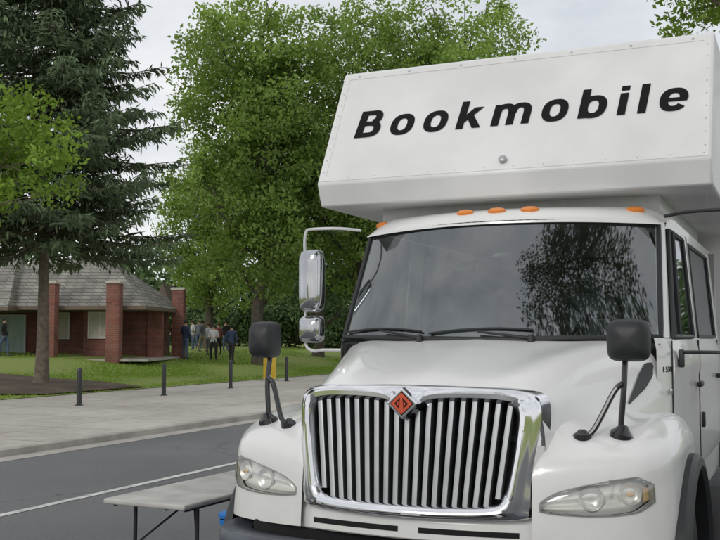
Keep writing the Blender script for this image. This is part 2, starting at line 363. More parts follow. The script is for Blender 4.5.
# tree mirrored in the windshield, behind the viewer
decid('broadleaf_tree',(3.0,-3.9,0),25,[(0,0,10.5,3.6,3.4,2.6),(-3.8,.4,12.6,3.4,3,2.5),(3.6,-.6,13.6,4.2,3.6,3.0),(-1.4,.6,16.5,4.6,4,3.0),(2.8,1.4,18.6,4.0,3.6,2.8),(-4.6,0,19.0,3.4,3.2,2.4),(1,1,22.5,5,4.2,2.6)],620,34,.15,M['leafR'],M['barkd'],'tall broadleaf street tree beside the road',tr=.35,clr=1.05)
def spruce(base,H,R,zl,label):
    e=empty('spruce_tree',base,label=label,cat='tree'); tm=MB()
    p=cr([(0,0,-.2),(.05,0,1.5),(-.03,.05,H*.4),(0,0,H)],6); n=len(p)
    tm.tube(p,[.28*(1.3 if i==0 else 1)*(1-.95*i/(n-1)) for i in range(n)],12)
    segs=[];sh=[]
    z=zl
    while z<H-.3:
        t=(z-zl)/(H-zl); L0=R*(1-t)**.72*(1 if t>.10 else .80+2*t)
        nb=int(RNG.integers(5,8))
        a0=RNG.uniform(0,6.28)
        for k in range(nb):
            a=a0+k*2*math.pi/nb+RNG.normal(0,.25); L=L0*RNG.uniform(.5,1.12)+.15
            droop=.42*(1-t)+RNG.normal(0,.07)+.05; d=np.array([math.cos(a),math.sin(a),0]); s=np.array([-math.sin(a),math.cos(a),0])
            zz=z+RNG.uniform(-.25,.25)
            def bp(u): return d*L*u+np.array([0,0,zz+L*(-droop*u+.28*u*u*(1.2 if t<.5 else .8))])+ s*L*.05*math.sin(3*u)
            pts=[bp(u) for u in np.linspace(0,1,5)]
            tm.tube(pts,np.linspace(.05*(1-t)+.012,.008,5),4,caps=False)
            bs=RNG.uniform(.65,1.35)
            m_=int(9+L*11)
            for j in range(m_):
                u=.14+.86*(j+RNG.uniform(0,1))/m_; c=bp(u); side=1 if j%2 else -1
                sl=(.26+.36*(1-u)*min(L,3))*RNG.uniform(.7,1.25)
                dr=s*side*RNG.uniform(.5,1.1)+d*RNG.uniform(.3,.9)+np.array([0,0,RNG.uniform(-.35,.2)]); dr/=np.linalg.norm(dr)
                for q in range(5):
                    v=(q+RNG.uniform(0,1))/5; c2=c+dr*sl*v
                    td=dr*.45+np.array([0,0,-RNG.uniform(.1,1.0)])+RNG.normal(0,.36,3); td/=np.linalg.norm(td)
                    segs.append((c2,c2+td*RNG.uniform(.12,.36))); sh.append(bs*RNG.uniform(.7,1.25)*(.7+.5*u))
                segs.append((c,c+dr*sl*1.05+np.array([0,0,-.08]))); sh.append(bs*RNG.uniform(.8,1.3))
        z+=RNG.uniform(.20,.33)*(1 if t<.7 else .85)
    tm.obj('trunk',M['bark'],e)
    a=np.array([s[0] for s in segs]); b=np.array([s[1] for s in segs]); n=len(a)
    t=b-a; pr=np.cross(t,rand_dirs(n)); pr/=np.linalg.norm(pr,axis=1)[:,None]; w=RNG.uniform(.022,.047,n)[:,None]
    m=a+t*.45
    v=np.stack([a,m+pr*w,b,m-pr*w],1).reshape(-1,3)
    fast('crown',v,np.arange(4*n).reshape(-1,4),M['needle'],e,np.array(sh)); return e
spruce((SPX,SPY,lz(SPX,SPY)),20,4.6,4.6,'tall dark green spruce in a mulch bed')
def farwood():
    cs=[];sh=[]
    for k in range(760):
        x=RNG.uniform(-75,60); y=RNG.uniform(88,112)+abs(x)*.05; h=RNG.uniform(8,14)
        z=(RNG.uniform(.15,1)**.7*h*RNG.uniform(.3,1)) if k%5 else RNG.uniform(.2,3); m_=70
        p=rand_dirs(m_)*(RNG.uniform(0,1,m_)**.4)[:,None]*np.array([2.6,2,2.1])
        cs.append(np.array([x,y,1.2+z])+p); sh.append(RNG.uniform(.5,1.1)*RNG.uniform(.7,1.2,m_))
    v,f=leaf_quads(np.concatenate(cs),.44); o=fast('far_wood',v,f,M['leafC'],shade=np.concatenate(sh)); o['kind']='stuff'; o['label']='distant dark green wood along the park edge'
farwood()
def hedge(x0,x1,y,h,name,label):
    e=empty(name,((x0+x1)/2,y,lz((x0+x1)/2,y)),label=label,cat='hedge'); cs=[];sh=[]
    k=int((x1-x0)*9)
    for i in range(k):
        c=np.array([RNG.uniform(x0,x1)-(x0+x1)/2,RNG.normal(0,.5),RNG.uniform(.05,h)*RNG.uniform(.6,1)])
        m_=90;p=rand_dirs(m_)*(RNG.uniform(0,1,m_)**.4)[:,None]*np.array([.9,.7,.7]); cs.append(c+p); sh.append(RNG.uniform(.4,.9)*RNG.uniform(.7,1.2,m_))
    v,f=leaf_quads(np.concatenate(cs),.16); fast('foliage',v,f,M['leafC'],e,np.concatenate(sh))
    t=MB(); 
    for i in range(int((x1-x0))): 
        xx=x0+i+.5-(x0+x1)/2; t.tube([(xx,0,-.1),(xx+.1,0,h*.4),(xx+.25,.1,h*.8)],[.06,.05,.02],5)
    t.obj('stem',M['barkd'],e)
hedge(-16,4,70,3.2,'hedge','dark green hedge behind the gathered people')
# ---------------------------------------------------------------- building
def building():
    bx,by=-9.2,43.0; z0=lz(-12,43)-.05
    e=empty('brick_pavilion',(bx,by,z0),rz=math.radians(-3),label='low red brick pavilion with grey shingled roof and tall piers',cat='building')
    w=MB()
    w.box((-7.5,3.0,1.1),(15,.25,2.4),0); w.box((-.55,4.3,1.1),(.25,3.0,2.4),0)
    w.box((-10.6,1.6,1.1),(2.4,.25,2.4),0); w.box((-2.25,1.0,1.1),(1.5,.25,2.4),0)
    w.obj('wall',M['brick'],e)
    for x,y,h in [(-3.85,-.9,3.2),(-1.10,-.9,3.2),(.25,5.0,3.2),(-6.3,-1.2,2.2),(-8.2,-1.2,2.2),(-9.9,-1.75,3.2),(-12.4,-1.2,2.2)]:
        ww=.56 if h>3 else .34
        o=MB(); o.box((x,y,h/2-.35),(ww,ww,h+.7),0,.01)
        if h>3: o.box((x,y,h+.03),(ww+.1,ww+.1,.12),1,.015)
        o.obj('pier',[M['brick'],M['tan']],e)
    def hip(x0,x1,y0,y1,ze,zr,hl,hr,name):
        m=MB(); ym=(y0+y1)/2
        v=[(x0,y0,ze),(x1,y0,ze),(x1,y1,ze),(x0,y1,ze),(x0+hl,ym,zr),(x1-hr,ym,zr)]
        lo=[(a,b,c-.16) for a,b,c in v[:4]]
        m.add(v,[(0,1,5,4),(1,2,5),(2,3,4,5),(3,0,4)],0)
        m.add(v[:4]+lo,[(0,1,5,4),(1,2,6,5),(2,3,7,6),(3,0,4,7),(4,5,6,7)],1)
        return m.obj(name,[M['shingle'],M['fascia']],e)
    hip(-8.0,.2,-.7,6.6,2.25,4.55,2.0,2.7,'roof')
    hip(-16,-5.4,-1.6,6.4,2.2,4.62,1,1.2,'roof')
    gm=MB(); gm.prism([(-1.7,2.0),(-.3,2.0),(-1.0,3.6)],6.7,9.0,0,axis=1); gm.obj('gable',[M['fascia']],e)
    for x,y,wd,ht,zc,mt in [(-2.25,.84,.95,1.05,1.45,'tan'),(-4.9,2.8,1.1,1.1,1.45,'tan'),(-7.0,2.8,1.2,1.8,1.0,'pale'),(-10.6,1.4,1.0,1.0,1.5,'pale')]:
        wm=MB(); wm.box((x,y,zc),(wd,.06,ht),0)
        for s in(-1,1): wm.box((x+s*(wd/2+.03),y-.01,zc),(.06,.1,ht+.12),1); 
        for s in(-1,1): wm.box((x,y-.012,zc+s*(ht/2+.03)),(wd,.1,.06),1)
        wm.box((x,y-.035,zc),(.04,.03,ht),1)
        wm.obj('window' if ht<1.5 else 'door',[M[mt],M['trim']],e)
    MB().box((-7.6,2.4,-.04),(16.0,7.0,.10),0).obj('floor_slab',mk,e)
building()
# ---------------------------------------------------------------- people
def person(px,D,head,hgt,shirt,pants,hair,lab,pose=0,grp='people gathered on the lawn'):
    x=(px-360)/1000*D; zb=lz(x,D)+.02; s=hgt/1.74
    J=dict(pel=(0,0,.96),sp=(0,.0,1.12),ch=(0,.01,1.34),nk=(0,.0,1.49),hd=(0,-.015,1.60),tp=(0,-.01,1.69))
    R=dict(pel=(.15,.11),sp=(.135,.10),ch=(.16,.11),nk=(.055,.055),hd=(.078,.092),tp=(.06,.07))
    E=[('pel','sp'),('sp','ch'),('ch','nk'),('nk','hd'),('hd','tp')]
    for sd,n in((-1,'a'),(1,'b')):
        bend=.0 if pose==0 else (.22 if (pose==1 and sd>0) or pose==2 else .02)
        J['sh'+n]=(.17*sd,.01,1.41);R['sh'+n]=(.07,.07)
        J['el'+n]=(.24*sd,.03,1.14);R['el'+n]=(.048,.048)
        J['wr'+n]=(.23*sd-(.1*sd if bend>.1 else 0),-.05-bend,.92+bend*1.1);R['wr'+n]=(.034,.034)
        J['ha'+n]=(.22*sd-(.14*sd if bend>.1 else 0),-.08-bend*1.2,.82+bend*1.5);R['ha'+n]=(.03,.045)
        st=.14*sd if pose==3 else 0.03*sd
        J['hp'+n]=(.09*sd,0,.88);R['hp'+n]=(.095,.095)
        J['kn'+n]=(.11*sd,-st,.50);R['kn'+n]=(.062,.062)
        J['an'+n]=(.12*sd,-st+.03,.09);R['an'+n]=(.042,.042)
        J['to'+n]=(.14*sd,-st-.13,.035);R['to'+n]=(.04,.03)
        E+=[('ch','sh'+n),('sh'+n,'el'+n),('el'+n,'wr'+n),('wr'+n,'ha'+n),('pel','hp'+n),('hp'+n,'kn'+n),('kn'+n,'an'+n),('an'+n,'to'+n)]
    ks=list(J); me=bpy.data.meshes.new('tmp'); me.from_pydata([J[k] for k in ks],[(ks.index(a),ks.index(b)) for a,b in E],[])
    o=bpy.data.objects.new('tmp',me); COL.objects.link(o)
    md=o.modifiers.new('s','SKIN')
    sv=me.skin_vertices[0].data if me.skin_vertices else None
    if sv:
        for i,k in enumerate(ks): sv[i].radius=R[k]; sv[i].use_root=(k=='pel')
    ss=o.modifiers.new('u','SUBSURF'); ss.levels=1
    dg=bpy.context.evaluated_depsgraph_get(); m2=bpy.data.meshes.new_from_object(o.evaluated_get(dg)); bpy.data.objects.remove(o)
    m2.materials.clear()
    for m in (shirt,pants,SKIN,SHOE): m2.materials.append(m)
    for p in m2.polygons:
        c=p.center; p.use_smooth=True
        if c.z>1.475: k=2
        elif c.z<.09: k=3
        elif (abs(c.x)>.13 and abs(c.x)<.4 and c.y<-.02 and .78<c.z<.90) or (c.y<-.24 and c.z>.9): k=2
        elif c.z<.93 and abs(c.x)<.19: k=1
        else: k=0
        p.material_index=k
    b=bpy.data.objects.new('person',m2); COL.objects.link(b); b.location=(x,D,zb); b.rotation_euler=(0,0,head); b.scale=(s,s,s)
    b['label']=lab; b['category']='person'; b['group']=grp
    h=MB(); rg=[]
    for i in range(7):
        ph=math.pi*.62*i/6; rg.append([(.084*math.sin(ph)*math.cos(t),.014-.0+.10*math.sin(ph)*math.sin(t)*1.0,1.63+.105*math.cos(ph)) for t in np.linspace(0,2*math.pi,14,endpoint=False)])
    h.grid(rg,cv=True); h.obj('hair',hair,b)
SKIN=pmat('skin',(.42,.26,.19),.6); SHOE=pmat('shoe',(.03,.03,.03),.6)
def cl(n,c): return pmat(n,c,.9,noise_amt=.25)
navy=cl('cloth_navy',(.025,.04,.085)); brown=cl('cloth_brown',(.17,.10,.07)); lightc=cl('cloth_light',(.50,.50,.50)); den=cl('cloth_denim',(.08,.12,.20)); blk=cl('cloth_black',(.02,.02,.022)); tanc=cl('cloth_tan',(.34,.28,.20)); redc=cl('cloth_red',(.22,.07,.07)); greyc=cl('cloth_grey',(.16,.17,.19)); hb=cl('hair_brown',(.06,.035,.02)); hk=cl('hair_dark',(.015,.012,.01))
for a in [(167,49.6,.4,1.74,brown,den,hb,'standing person in brown jacket and blue jeans',0),
          (186,47,2.6,1.86,navy,den,hk,'tall person in navy jacket facing away',1),
          (193,55,-.9,1.66,lightc,den,hb,'person in light grey top standing on the grass',2),
          (203,54,1.2,1.7,greyc,tanc,hk,'person in grey top and tan trousers',3),
          (209,51,-.6,1.62,lightc,greyc,hb,'person in white top looking sideways',0),
          (214,48,.1,1.72,lightc,blk,hk,'person in pale shirt with bent arms',2),
          (219,52,-2.2,1.66,redc,blk,hb,'person in dull red top near the crowd',1),
          (232,47,2.9,1.84,navy,blk,hk,'person in dark navy coat and black trousers',3),
          (175,56,-.5,1.68,tanc,blk,hb,'person in tan jacket on the lawn',1),
          (226,56,.8,1.7,blk,den,hk,'person in black jacket under the trees',0),
          (199,60,.3,1.7,greyc,den,hb,'person in grey jacket at the back of the group',1)]: person(*a)
person(5,40.8,1.5,1.6,blk,den,hk,'person in dark clothes walking by the pavilion',3,'people gathered on the lawn')
# ---------------------------------------------------------------- bollards
def bollard():
    e=empty('bollard',(0,0,0),label='slim black steel bollard set in the concrete',cat='bollard',group='bollards along the lawn edge')
    m=MB(); m.lathe([(.0,-.02),(.062,-.02),(.062,.8),(.06,.83),(.068,.835),(.068,.86),(.055,.89),(.03,.905),(0,.91)],20,caps=False); m.obj('post',M['bollard'],e)
    m=MB(); m.lathe([(.0,.0),(.10,0.0),(.10,.012),(.085,.025),(.064,.03)],20,caps=False); m.obj('base_plate',M['bollard'],e)
    return e
bo=bollard()
def copything(e,loc):
    n=e.copy(); COL.objects.link(n); n.location=loc
    for c in e.children:
        k=c.copy(); k.parent=n; COL.objects.link(k)
    return n
pos=[(-6.78,24.3),(-5.54,28.4),(-4.17,32.4),(-2.74,37.5)]
bo.location=(*pos[0],.1)
for p in pos[1:]: copything(bo,(*p,.1))
e=empty('yellow_bollard',(-3.42,38.0,.1),label='thick yellow painted bollard by the kerb',cat='bollard')
MB().lathe([(0,-.02),(.24,-.02),(.24,.82),(.22,.92),(.15,.99),(0,1.02)],24,caps=False).obj('post',M['yellow'],e)
MB().lathe([(0,0),(.33,0),(.33,.05),(.245,.07)],24,caps=False).obj('base_plate',M['steel'],e)
# ---------------------------------------------------------------- table + bin
TA=math.radians(-26)
t=empty('folding_table',(-.93,7.03,0),rz=TA,label='grey-white plastic folding table standing on the asphalt',cat='table')
MB().box((0,0,.725),(.62,1.83,.035),0,.012,seg=3).obj('table_top',M['table'],t)
for sy in(-1,1):
    m=MB(); y=sy*.68
    for sx in(-1,1): m.tube([(sx*.24,y,.70),(sx*.24,y,.06),(sx*.26,y,.0)],.0125,8)
    m.tube([(-.24,y,.12),(.24,y,.12)],.011,8); m.tube([(-.24,y,.68),(.24,y,.68)],.011,8)
    m.tube([(0,y,.66),(0,y-sy*.34,.69)],.009,6); m.tube([(-.24,y,.42),(0,y-sy*.3,.695)],.007,6); m.tube([(.24,y,.42),(0,y-sy*.3,.695)],.007,6)
    m.obj('leg',M['tleg'],t)
m=MB()
for sx in(-1,1): m.tube([(sx*.27,-.85,.70),(sx*.27,.85,.70)],.012,6)
for sy in(-1,1): m.tube([(-.27,sy*.80,.70),(.27,sy*.80,.70)],.012,6)
m.obj('frame',M['tleg'],t)
t=empty('blue_bin',(-.735,6.10,0),rz=TA,label='slim blue plastic bin beside the folding table',cat='bin')
m=MB(); rings=[]
for z,s in((0,.06),(.02,.065),(.62,.078),(.64,.085),(.66,.085)):
    rings.append([(x*s,y*s,z) for x,y in [(-1,-.8),(-.8,-1),(.8,-1),(1,-.8),(1,.8),(.8,1),(-.8,1),(-1,.8)]])
m.grid(rings,cv=True); m.add(rings[0],[tuple(range(8))]); m.obj('bin_body',M['blue'],t)
MB().box((0,0,.685),(.175,.175,.045),0,.016).obj('lid',M['blue'],t)
# ================================================================ TRUCK
NX,NY=.206,4.56
T=empty('mobile_library_truck',(NX,NY,0),rz=-A,label='white mobile library truck with box body over the cab',cat='truck')
def hY(x,Y0,c): return Y0+c*x*x
ST=[(.07,.22,[(0,1.500),(.25,1.500),(.47,1.488),(.565,1.445),(.600,1.32),(.610,1.02)]),
    (.32,.23,[(0,1.585),(.28,1.575),(.49,1.578),(.635,1.495),(.690,1.36),(.715,1.12)]),
    (.60,.25,[(0,1.648),(.32,1.632),(.56,1.646),(.715,1.555),(.790,1.40),(.82,1.18)]),
    (.88,.28,[(0,1.700),(.38,1.684),(.65,1.696),(.815,1.615),(.885,1.44),(.905,1.2)]),
    (1.11,.30,[(0,1.737),(.45,1.727),(.75,1.724),(.900,1.665),(.958,1.48),(.970,1.20)])]
C=[[(x,hY(x,Y0,c),z) for x,z in pts] for Y0,c,pts in ST]
G=cr2(C,8,8)
left=[[(-p[0],p[1],p[2]) for p in r[::-1]] for r in G]
full=[list(map(tuple,l[:-1]))+list(map(tuple,r)) for l,r in zip(left,G)]
hood=MB().grid(full); HB=BVHTree.FromPolygons(hood.v,hood.f)
HOOD=hood.obj('hood',M['paint'],T,ang=60)
fl_=[(.560,.085),(.59,.13),(.625,.22),(.66,.36),(.70,.55)]
m=MB().grid([[(x,yy,z) for z in (.86,1.0,1.15,1.27)] for x,yy in cr(fl_,4)]); m.obj('inner_flange',M['paint'],T); m.flipx().obj('inner_flange',M['paint'],T)
FS=[(.56,.06,.85,1.10,1.19,.54,.15,1.24),(.62,.065,.85,1.12,1.22,.58,.19,1.30),(.75,.09,.85,1.15,1.25,.62,.27,1.36),(.90,.14,.85,1.175,1.28,.64,.38,1.39),
(1.01,.21,.85,1.19,1.305,.67,.50,1.40),(1.08,.32,.85,1.20,1.325,.71,.62,1.41),(1.12,.43,.85,1.21,1.34,.74,.72,1.41),(1.135,.52,.92,1.215,1.35,.76,.80,1.41),
(1.145,.64,1.02,1.22,1.36,.79,.88,1.40),(1.15,.80,1.096,1.225,1.365,.82,.98,1.39),(1.15,.97,1.12,1.225,1.365,.84,1.08,1.37),(1.15,1.14,1.096,1.22,1.355,.86,1.18,1.35),
(1.145,1.30,1.02,1.20,1.335,.88,1.32,1.33),(1.135,1.42,.92,1.18,1.31,.90,1.43,1.30),(1.12,1.50,.80,1.15,1.28,.92,1.5,1.28),(1.09,1.56,.68,1.10,1.24,.94,1.56,1.25)]
plan=cr([(f[0],f[1]) for f in FS],8)
def outn(i):
    a=plan[max(i-1,0)];b=plan[min(i+1,len(plan)-1)]; t=b-a; n=np.array([t[1],-t[0]]); return n/np.linalg.norm(n)
attr=cr(np.array(FS)[:,2:],8)
rows=[]
for i in range(len(plan)):
    zb,zt,zc,vx,vy,vz=attr[i]; n=outn(i); P=plan[i]
    def face(z): q=P-n*(z-.88)*.08; return (q[0],q[1],z)
    a=np.array(face(zt)); vv=np.array([vx,vy,vz])
    def L(k,z): q=a+(vv-a)*k; return (q[0],q[1],z)
    ctrl=[face(zb),face((2*zb+zt)/3),face((zb+2*zt)/3),tuple(a),L(.10,zt+.55*(zc-zt)),L(.34,zc),L(.68,(zc+vz)/2-.012),tuple(vv)]
    rows.append(cr(ctrl,8))
ZH=[1.030,1.080,1.112,1.136,1.148,1.110]; ZL=[.996,.986,.982,.986,.998,1.035]
T0,T1=.65*8,4.65*8
def hl(i):
    s=(i-T0)/(T1-T0); s=min(max(s,0),1); return np.interp(s,np.linspace(0,1,6),ZL),np.interp(s,np.linspace(0,1,6),ZH)
def skip(i,j):
    if i<T0+.2 or i+1>T1-.2: return False
    z=(rows[i][j][2]+rows[i+1][j+1][2])/2; lo,hi=hl(i+.5); return j<24 and lo+.002<z<hi-.002
fd=MB(); fd.grid(rows,skip=skip)
lip=[[(p[0][0],p[0][1],p[0][2]),(p[0][0]-.12,p[0][1],p[0][2])] for p in rows[48:]]
fd.grid(lip)
fd.obj('fender',M['paint'],T,ang=60); fd.flipx().obj('fender',M['paint'],T,ang=60)
def plan_at(t):
    i=int(min(t,len(plan)-1.001)); f=t-i; return plan[i]*(1-f)+plan[i+1]*f, outn(i)*(1-f)+outn(i+1)*f
def hpt(s,v,off):
    t=T0+(T1-T0)*s; P,n=plan_at(t); lo,hi=hl(t); z=lo+(hi-lo)*v; q=P-n*(z-.88)*.08+n*off; return (q[0],q[1],z)
def per(off,m=24):
    return [hpt(s,0,off) for s in np.linspace(0,1,m)]+[hpt(1,v,off) for v in np.linspace(0,1,8)[1:]]+[hpt(s,1,off) for s in np.linspace(1,0,m)[1:]]+[hpt(0,v,off) for v in np.linspace(1,0,8)[1:-1]]
for side in(1,-1):
    def fin(mb,name,mats,par,**k):
        mb=mb if side>0 else mb.flipx(); return mb.obj(name,mats,par,**k)
    m=MB(); m.grid([[hpt(s,v,-.036-.006*math.cos(v*math.pi*5)) for v in np.linspace(0,1,26)] for s in np.linspace(0,1,30)]); m.grid([per(0.0),per(-.030)],cv=True)
    H=fin(m,'headlight',M['housing'],T)
    for s,r_,v in((.44,.046,.5),(.76,.044,.5)):
        c=Vector(hpt(s,v,-.016)); P,n=plan_at(T0+(T1-T0)*s); d=Vector((n[0]*.8,n[1]*.8-.2,0)).normalized()
        Mx=Matrix.Translation(c)@d.to_track_quat('Z','Y').to_matrix().to_4x4()
        m=MB(); m.lathe([(r_*1.2,-.014),(r_*1.05,-.004),(r_,-.005),(r_*.85,-.014),(r_*.5,-.022),(.010,-.024)],28,0,Mx,caps=False)
        fin(m,'reflector',M['reflector'],H)
    c=Vector(hpt(.44,.5,-.030)); m=MB().lathe([(0,.009),(.009,.006),(.011,0),(.009,-.007),(0,-.009)],12,0,Matrix.Translation(c),caps=False); fin(m,'bulb',M['lens'],H)
    c=Vector(hpt(.76,.5,-.026)); m=MB().lathe([(0,.010),(.013,.007),(.017,0),(.013,-.007),(0,-.010)],14,0,Matrix.Translation(c),caps=False); fin(m,'turn_signal',M['amberclear'],H)
    m=MB(); m.grid([[hpt(s,v,-.02) for v in np.linspace(.15,.75,6)] for s in np.linspace(.90,.975,6)]); fin(m,'side_reflector',M['amberclear'],H)
    m=MB(); m.grid([[hpt(s,v,.004+.016*math.sin(math.pi*s)**.5*math.sin(math.pi*v)**.5) for v in np.linspace(0,1,10)] for s in np.linspace(0,1,28)])
    fin(m,'lens',M['lens'],H)
    m=MB(); m.tube(per(.002),.003,6,closed=True); fin(m,'bezel',M['bezel'],H)
# grille
def gb(x,z): return .22*x*x+(z-1)*.10-.02
inner=[(0,1.370),(.045,1.408),(.10,1.450),(.25,1.462),(.42,1.455),(.490,1.425),(.488,1.30),(.463,1.13),(.437,1.045),(.380,1.015),(.2,1.006),(0,1.004)]
ridge=[(0,1.412),(.055,1.452),(.11,1.490),(.26,1.500),(.45,1.494),(.530,1.455),(.528,1.3),(.502,1.12),(.476,1.02),(.42,.985),(.2,.972),(0,.970)]
outer=[(0,1.528),(.06,1.528),(.12,1.528),(.28,1.524),(.49,1.514),(.582,1.47),(.586,1.3),(.565,1.12),(.560,1.0),(.52,.952),(.2,.938),(0,.936)]
outer2=[(x*1.045,1.2+(z-1.2)*1.0) for x,z in outer]
def loop(pts,dy): return [(x,gb(x,z)+dy,z) for x,z in pts]
def fl(pts,dy):
    h=cr(loop(pts,dy),5); return [tuple(p) for p in h]+[(-p[0],p[1],p[2]) for p in h[::-1][1:-1]]
def lerp(a,b,k): return [(p[0]+(q[0]-p[0])*k,p[1]+(q[1]-p[1])*k) for p,q in zip(a,b)]
L0=fl(inner,.055);L1=fl(inner,.0);L2=fl(lerp(inner,ridge,.5),-.028);L3=fl(ridge,-.030);L4=fl(lerp(ridge,outer,.35),-.004);L5=fl(lerp(ridge,outer,.55),.006);L6=fl(lerp(ridge,outer,.8),.012);L7=fl(outer,.05);L8=fl(outer2,.10)
GR=MB().grid([L0,L1,L2,L3,L4,L5,L6,L7,L8],cv=True).obj('grille',M['chrome'],T,ang=50)
m=MB(); nb=19
for i in range(nb):
    xb=-.442+.884*i/(nb-1)
    def xt(z): return xb*(.93+.13*(z-.98)/.48)
    zt=1.465 if abs(xb)>.12 else 1.370+abs(xb)*.75
    zs=1.005+(.05 if abs(xb)>.41 else 0)
    zz=np.linspace(zs-.01,zt+.01,10); w=.0140
    R=[]
    for z in zz:
        x=xt(z); y=gb(x,z)-.0; R.append([(x-w*.8,y+.05,z),(x-w,y+.012,z),(x-w*.8,y+.002,z),(x,y,z),(x+w*.8,y+.002,z),(x+w,y+.012,z),(x+w*.8,y+.05,z)])
    m.grid(R)
m.obj('grille_bars',M['bar'],GR)
m=MB(); m.grid([[(x,gb(x,z)+.085,z) for x in np.linspace(-.52,.52,12)] for z in (.93,1.2,1.5)])
for z in(1.14,1.30): m.grid([[(x,gb(x,z)+.055,z+dz) for x in np.linspace(-.49,.49,12)] for dz in (-.012,.012)])
m.obj('grille_backing',M['void'],GR)
def dia(m,w,h,y0,y1,mi,cx=0,cz=1.452,inset=.8):
    def ring(y,k): return [(cx+w*k,y,cz),(cx,y,cz+h*k),(cx-w*k,y,cz),(cx,y,cz-h*k)]
    R=[ring(y1,1),ring(y0+.003,1),ring(y0,inset)]
    m.grid(R,mi,cv=True); m.add(R[-1],[(0,1,2,3)],mi)
m=MB(); y=-.035
dia(m,.074,.070,y-.012,y+.03,0,inset=.90); dia(m,.058,.055,y-.0155,y,2,inset=.98); dia(m,.053,.050,y-.018,y,1,inset=.98)
cz=1.452
for s in(-1,1): m.add([(s*.006,y-.0195,cz+.027),(s*.032,y-.0195,cz),(s*.011,y-.0195,cz-.022)],[(0,1,2)],2)
for s in(-1,1): m.add([(s*.0115,y-.0205,cz+.012),(s*.023,y-.0205,cz),(s*.0135,y-.0205,cz-.010)],[(0,1,2)],1)
m.obj('emblem',[M['chrome'],M['red'],M['ink']],T,ang=20)
m=MB(); m.grid([[(x,.22*x*x+.035+dy,z) for x in np.linspace(-.62,.62,24)] for z,dy in ((.98,.03),(.930,.0),(.918,-.004),(.845,-.012),(.838,-.004),(.836,.06))]); VA=m.obj('valance',M['paint'],T)
for xa,xb in((-.50,-.05),(.05,.50)):
    m=MB(); m.grid([[(x,.22*x*x+.035-.012+(.010 if dz_ in(-1,1) else 0),.882+.014*dz_) for x in np.linspace(xa,xb,14)] for dz_ in (-1,-.8,.8,1)]); m.obj('air_slot',M['void'],VA)
m=MB(); m.box((0,.45,.76),(1.7,.7,.20),0,.02); m.box((0,.9,1.05),(1.35,.9,.5),0); m.obj('engine_bay',M['void'],T)
bp=[(0,-.15),(.35,-.145),(.65,-.115),(.86,-.05),(1.0,.05),(1.07,.18),(1.09,.34)]
bpl=cr(bp,5); bpl=[(-p[0],p[1]) for p in bpl[::-1][:-1]]+[tuple(p) for p in bpl]
m=MB(); prof=[(.16,.80),(.06,.812),(.015,.81),(0,.79),(0,.73),(.012,.715),(.012,.64),(0,.625),(0,.51),(.02,.47),(.12,.46)]
R=[]
for i,(x,yy) in enumerate(bpl):
    a=np.array(bpl[max(i-1,0)]);b=np.array(bpl[min(i+1,len(bpl)-1)]);t_=b-a;n=np.array([-t_[1],t_[0]]);n/=np.linalg.norm(n)
    R.append([(x+n[0]*d,yy+n[1]*d,z) for d,z in prof])
m.grid(R); m.obj('bumper',M['bumper'],T,ang=40)
m=MB(); m.box((0,-.158,.60),(.36,.012,.15),0,.004); m.obj('tow_plate',M['black'],T)
def wheel(x,yy,side):
    e=MB(); Mx=Matrix.Translation((x,yy,.5))@Matrix.Rotation(math.radians(90)*side,4,'Y')
    W=.14
    tp=[(.30,-W*.8),(.40,-W),(.46,-W*.98),(.492,-W*.82),(.5,-W*.6),(.5,-.075),(.49,-.07),(.49,-.055),(.5,-.05),(.5,-.01),(.49,-.006),(.49,.006),(.5,.01),(.5,.05),(.49,.055),(.49,.07),(.5,.075),(.5,W*.6),(.492,W*.82),(.46,W*.98),(.40,W),(.30,W*.8)]
    w=empty('wheel',(0,0,0)); w.parent=T
    e.lathe(tp,48,0,Mx,caps=False).obj('tyre',M['rubber'],w)
    e=MB(); e.lathe([(.30,-.1),(.31,.11),(.29,.115),(.275,.06),(.22,.03),(.16,.05),(.15,.07),(.09,.075),(.09,.13),(.06,.15),(0,.15)],36,0,Mx,caps=False)
    for k in range(10):
        a=2*math.pi*k/10; q=Mx@Vector((.125*math.cos(a),.125*math.sin(a),.07)); q2=Mx@Vector((.125*math.cos(a),.125*math.sin(a),.095)); e.tube([q,q2],.012,6)
    e.obj('rim',M['rim'],w)
RW=7.6
wheel(.98,.97,1);wheel(-.98,.97,-1);wheel(1.03,RW,1);wheel(-1.03,RW,-1)
m=MB(); R=[]
for k in range(37):
    a=math.radians(-12+204*k/36); cy,cz=.97,.5
    def P(r_,x): return (x,cy-r_*math.cos(a),cz+r_*math.sin(a))
    R.append([P(.60,1.06),P(.60,1.165),P(.615,1.185),P(.655,1.178),P(.675,1.155),P(.675,1.12)])
m.grid(R); m.obj('wheel_arch_flare',M['black'],T); m.flipx().obj('wheel_arch_flare',M['black'],T)
m=MB(); R=[]
for k in range(25):
    a=math.radians(-5+190*k/24); R.append([(x,.97-.63*math.cos(a),.5+.60*math.sin(a)) for x in(1.10,.62)])
m.grid(R); m.add([(.62,.2,.3),(.62,1.7,.3),(.62,1.7,1.1),(.62,.2,1.1)],[(0,1,2,3)]); m.obj('wheel_well',M['void'],T); m.flipx().obj('wheel_well',M['void'],T)
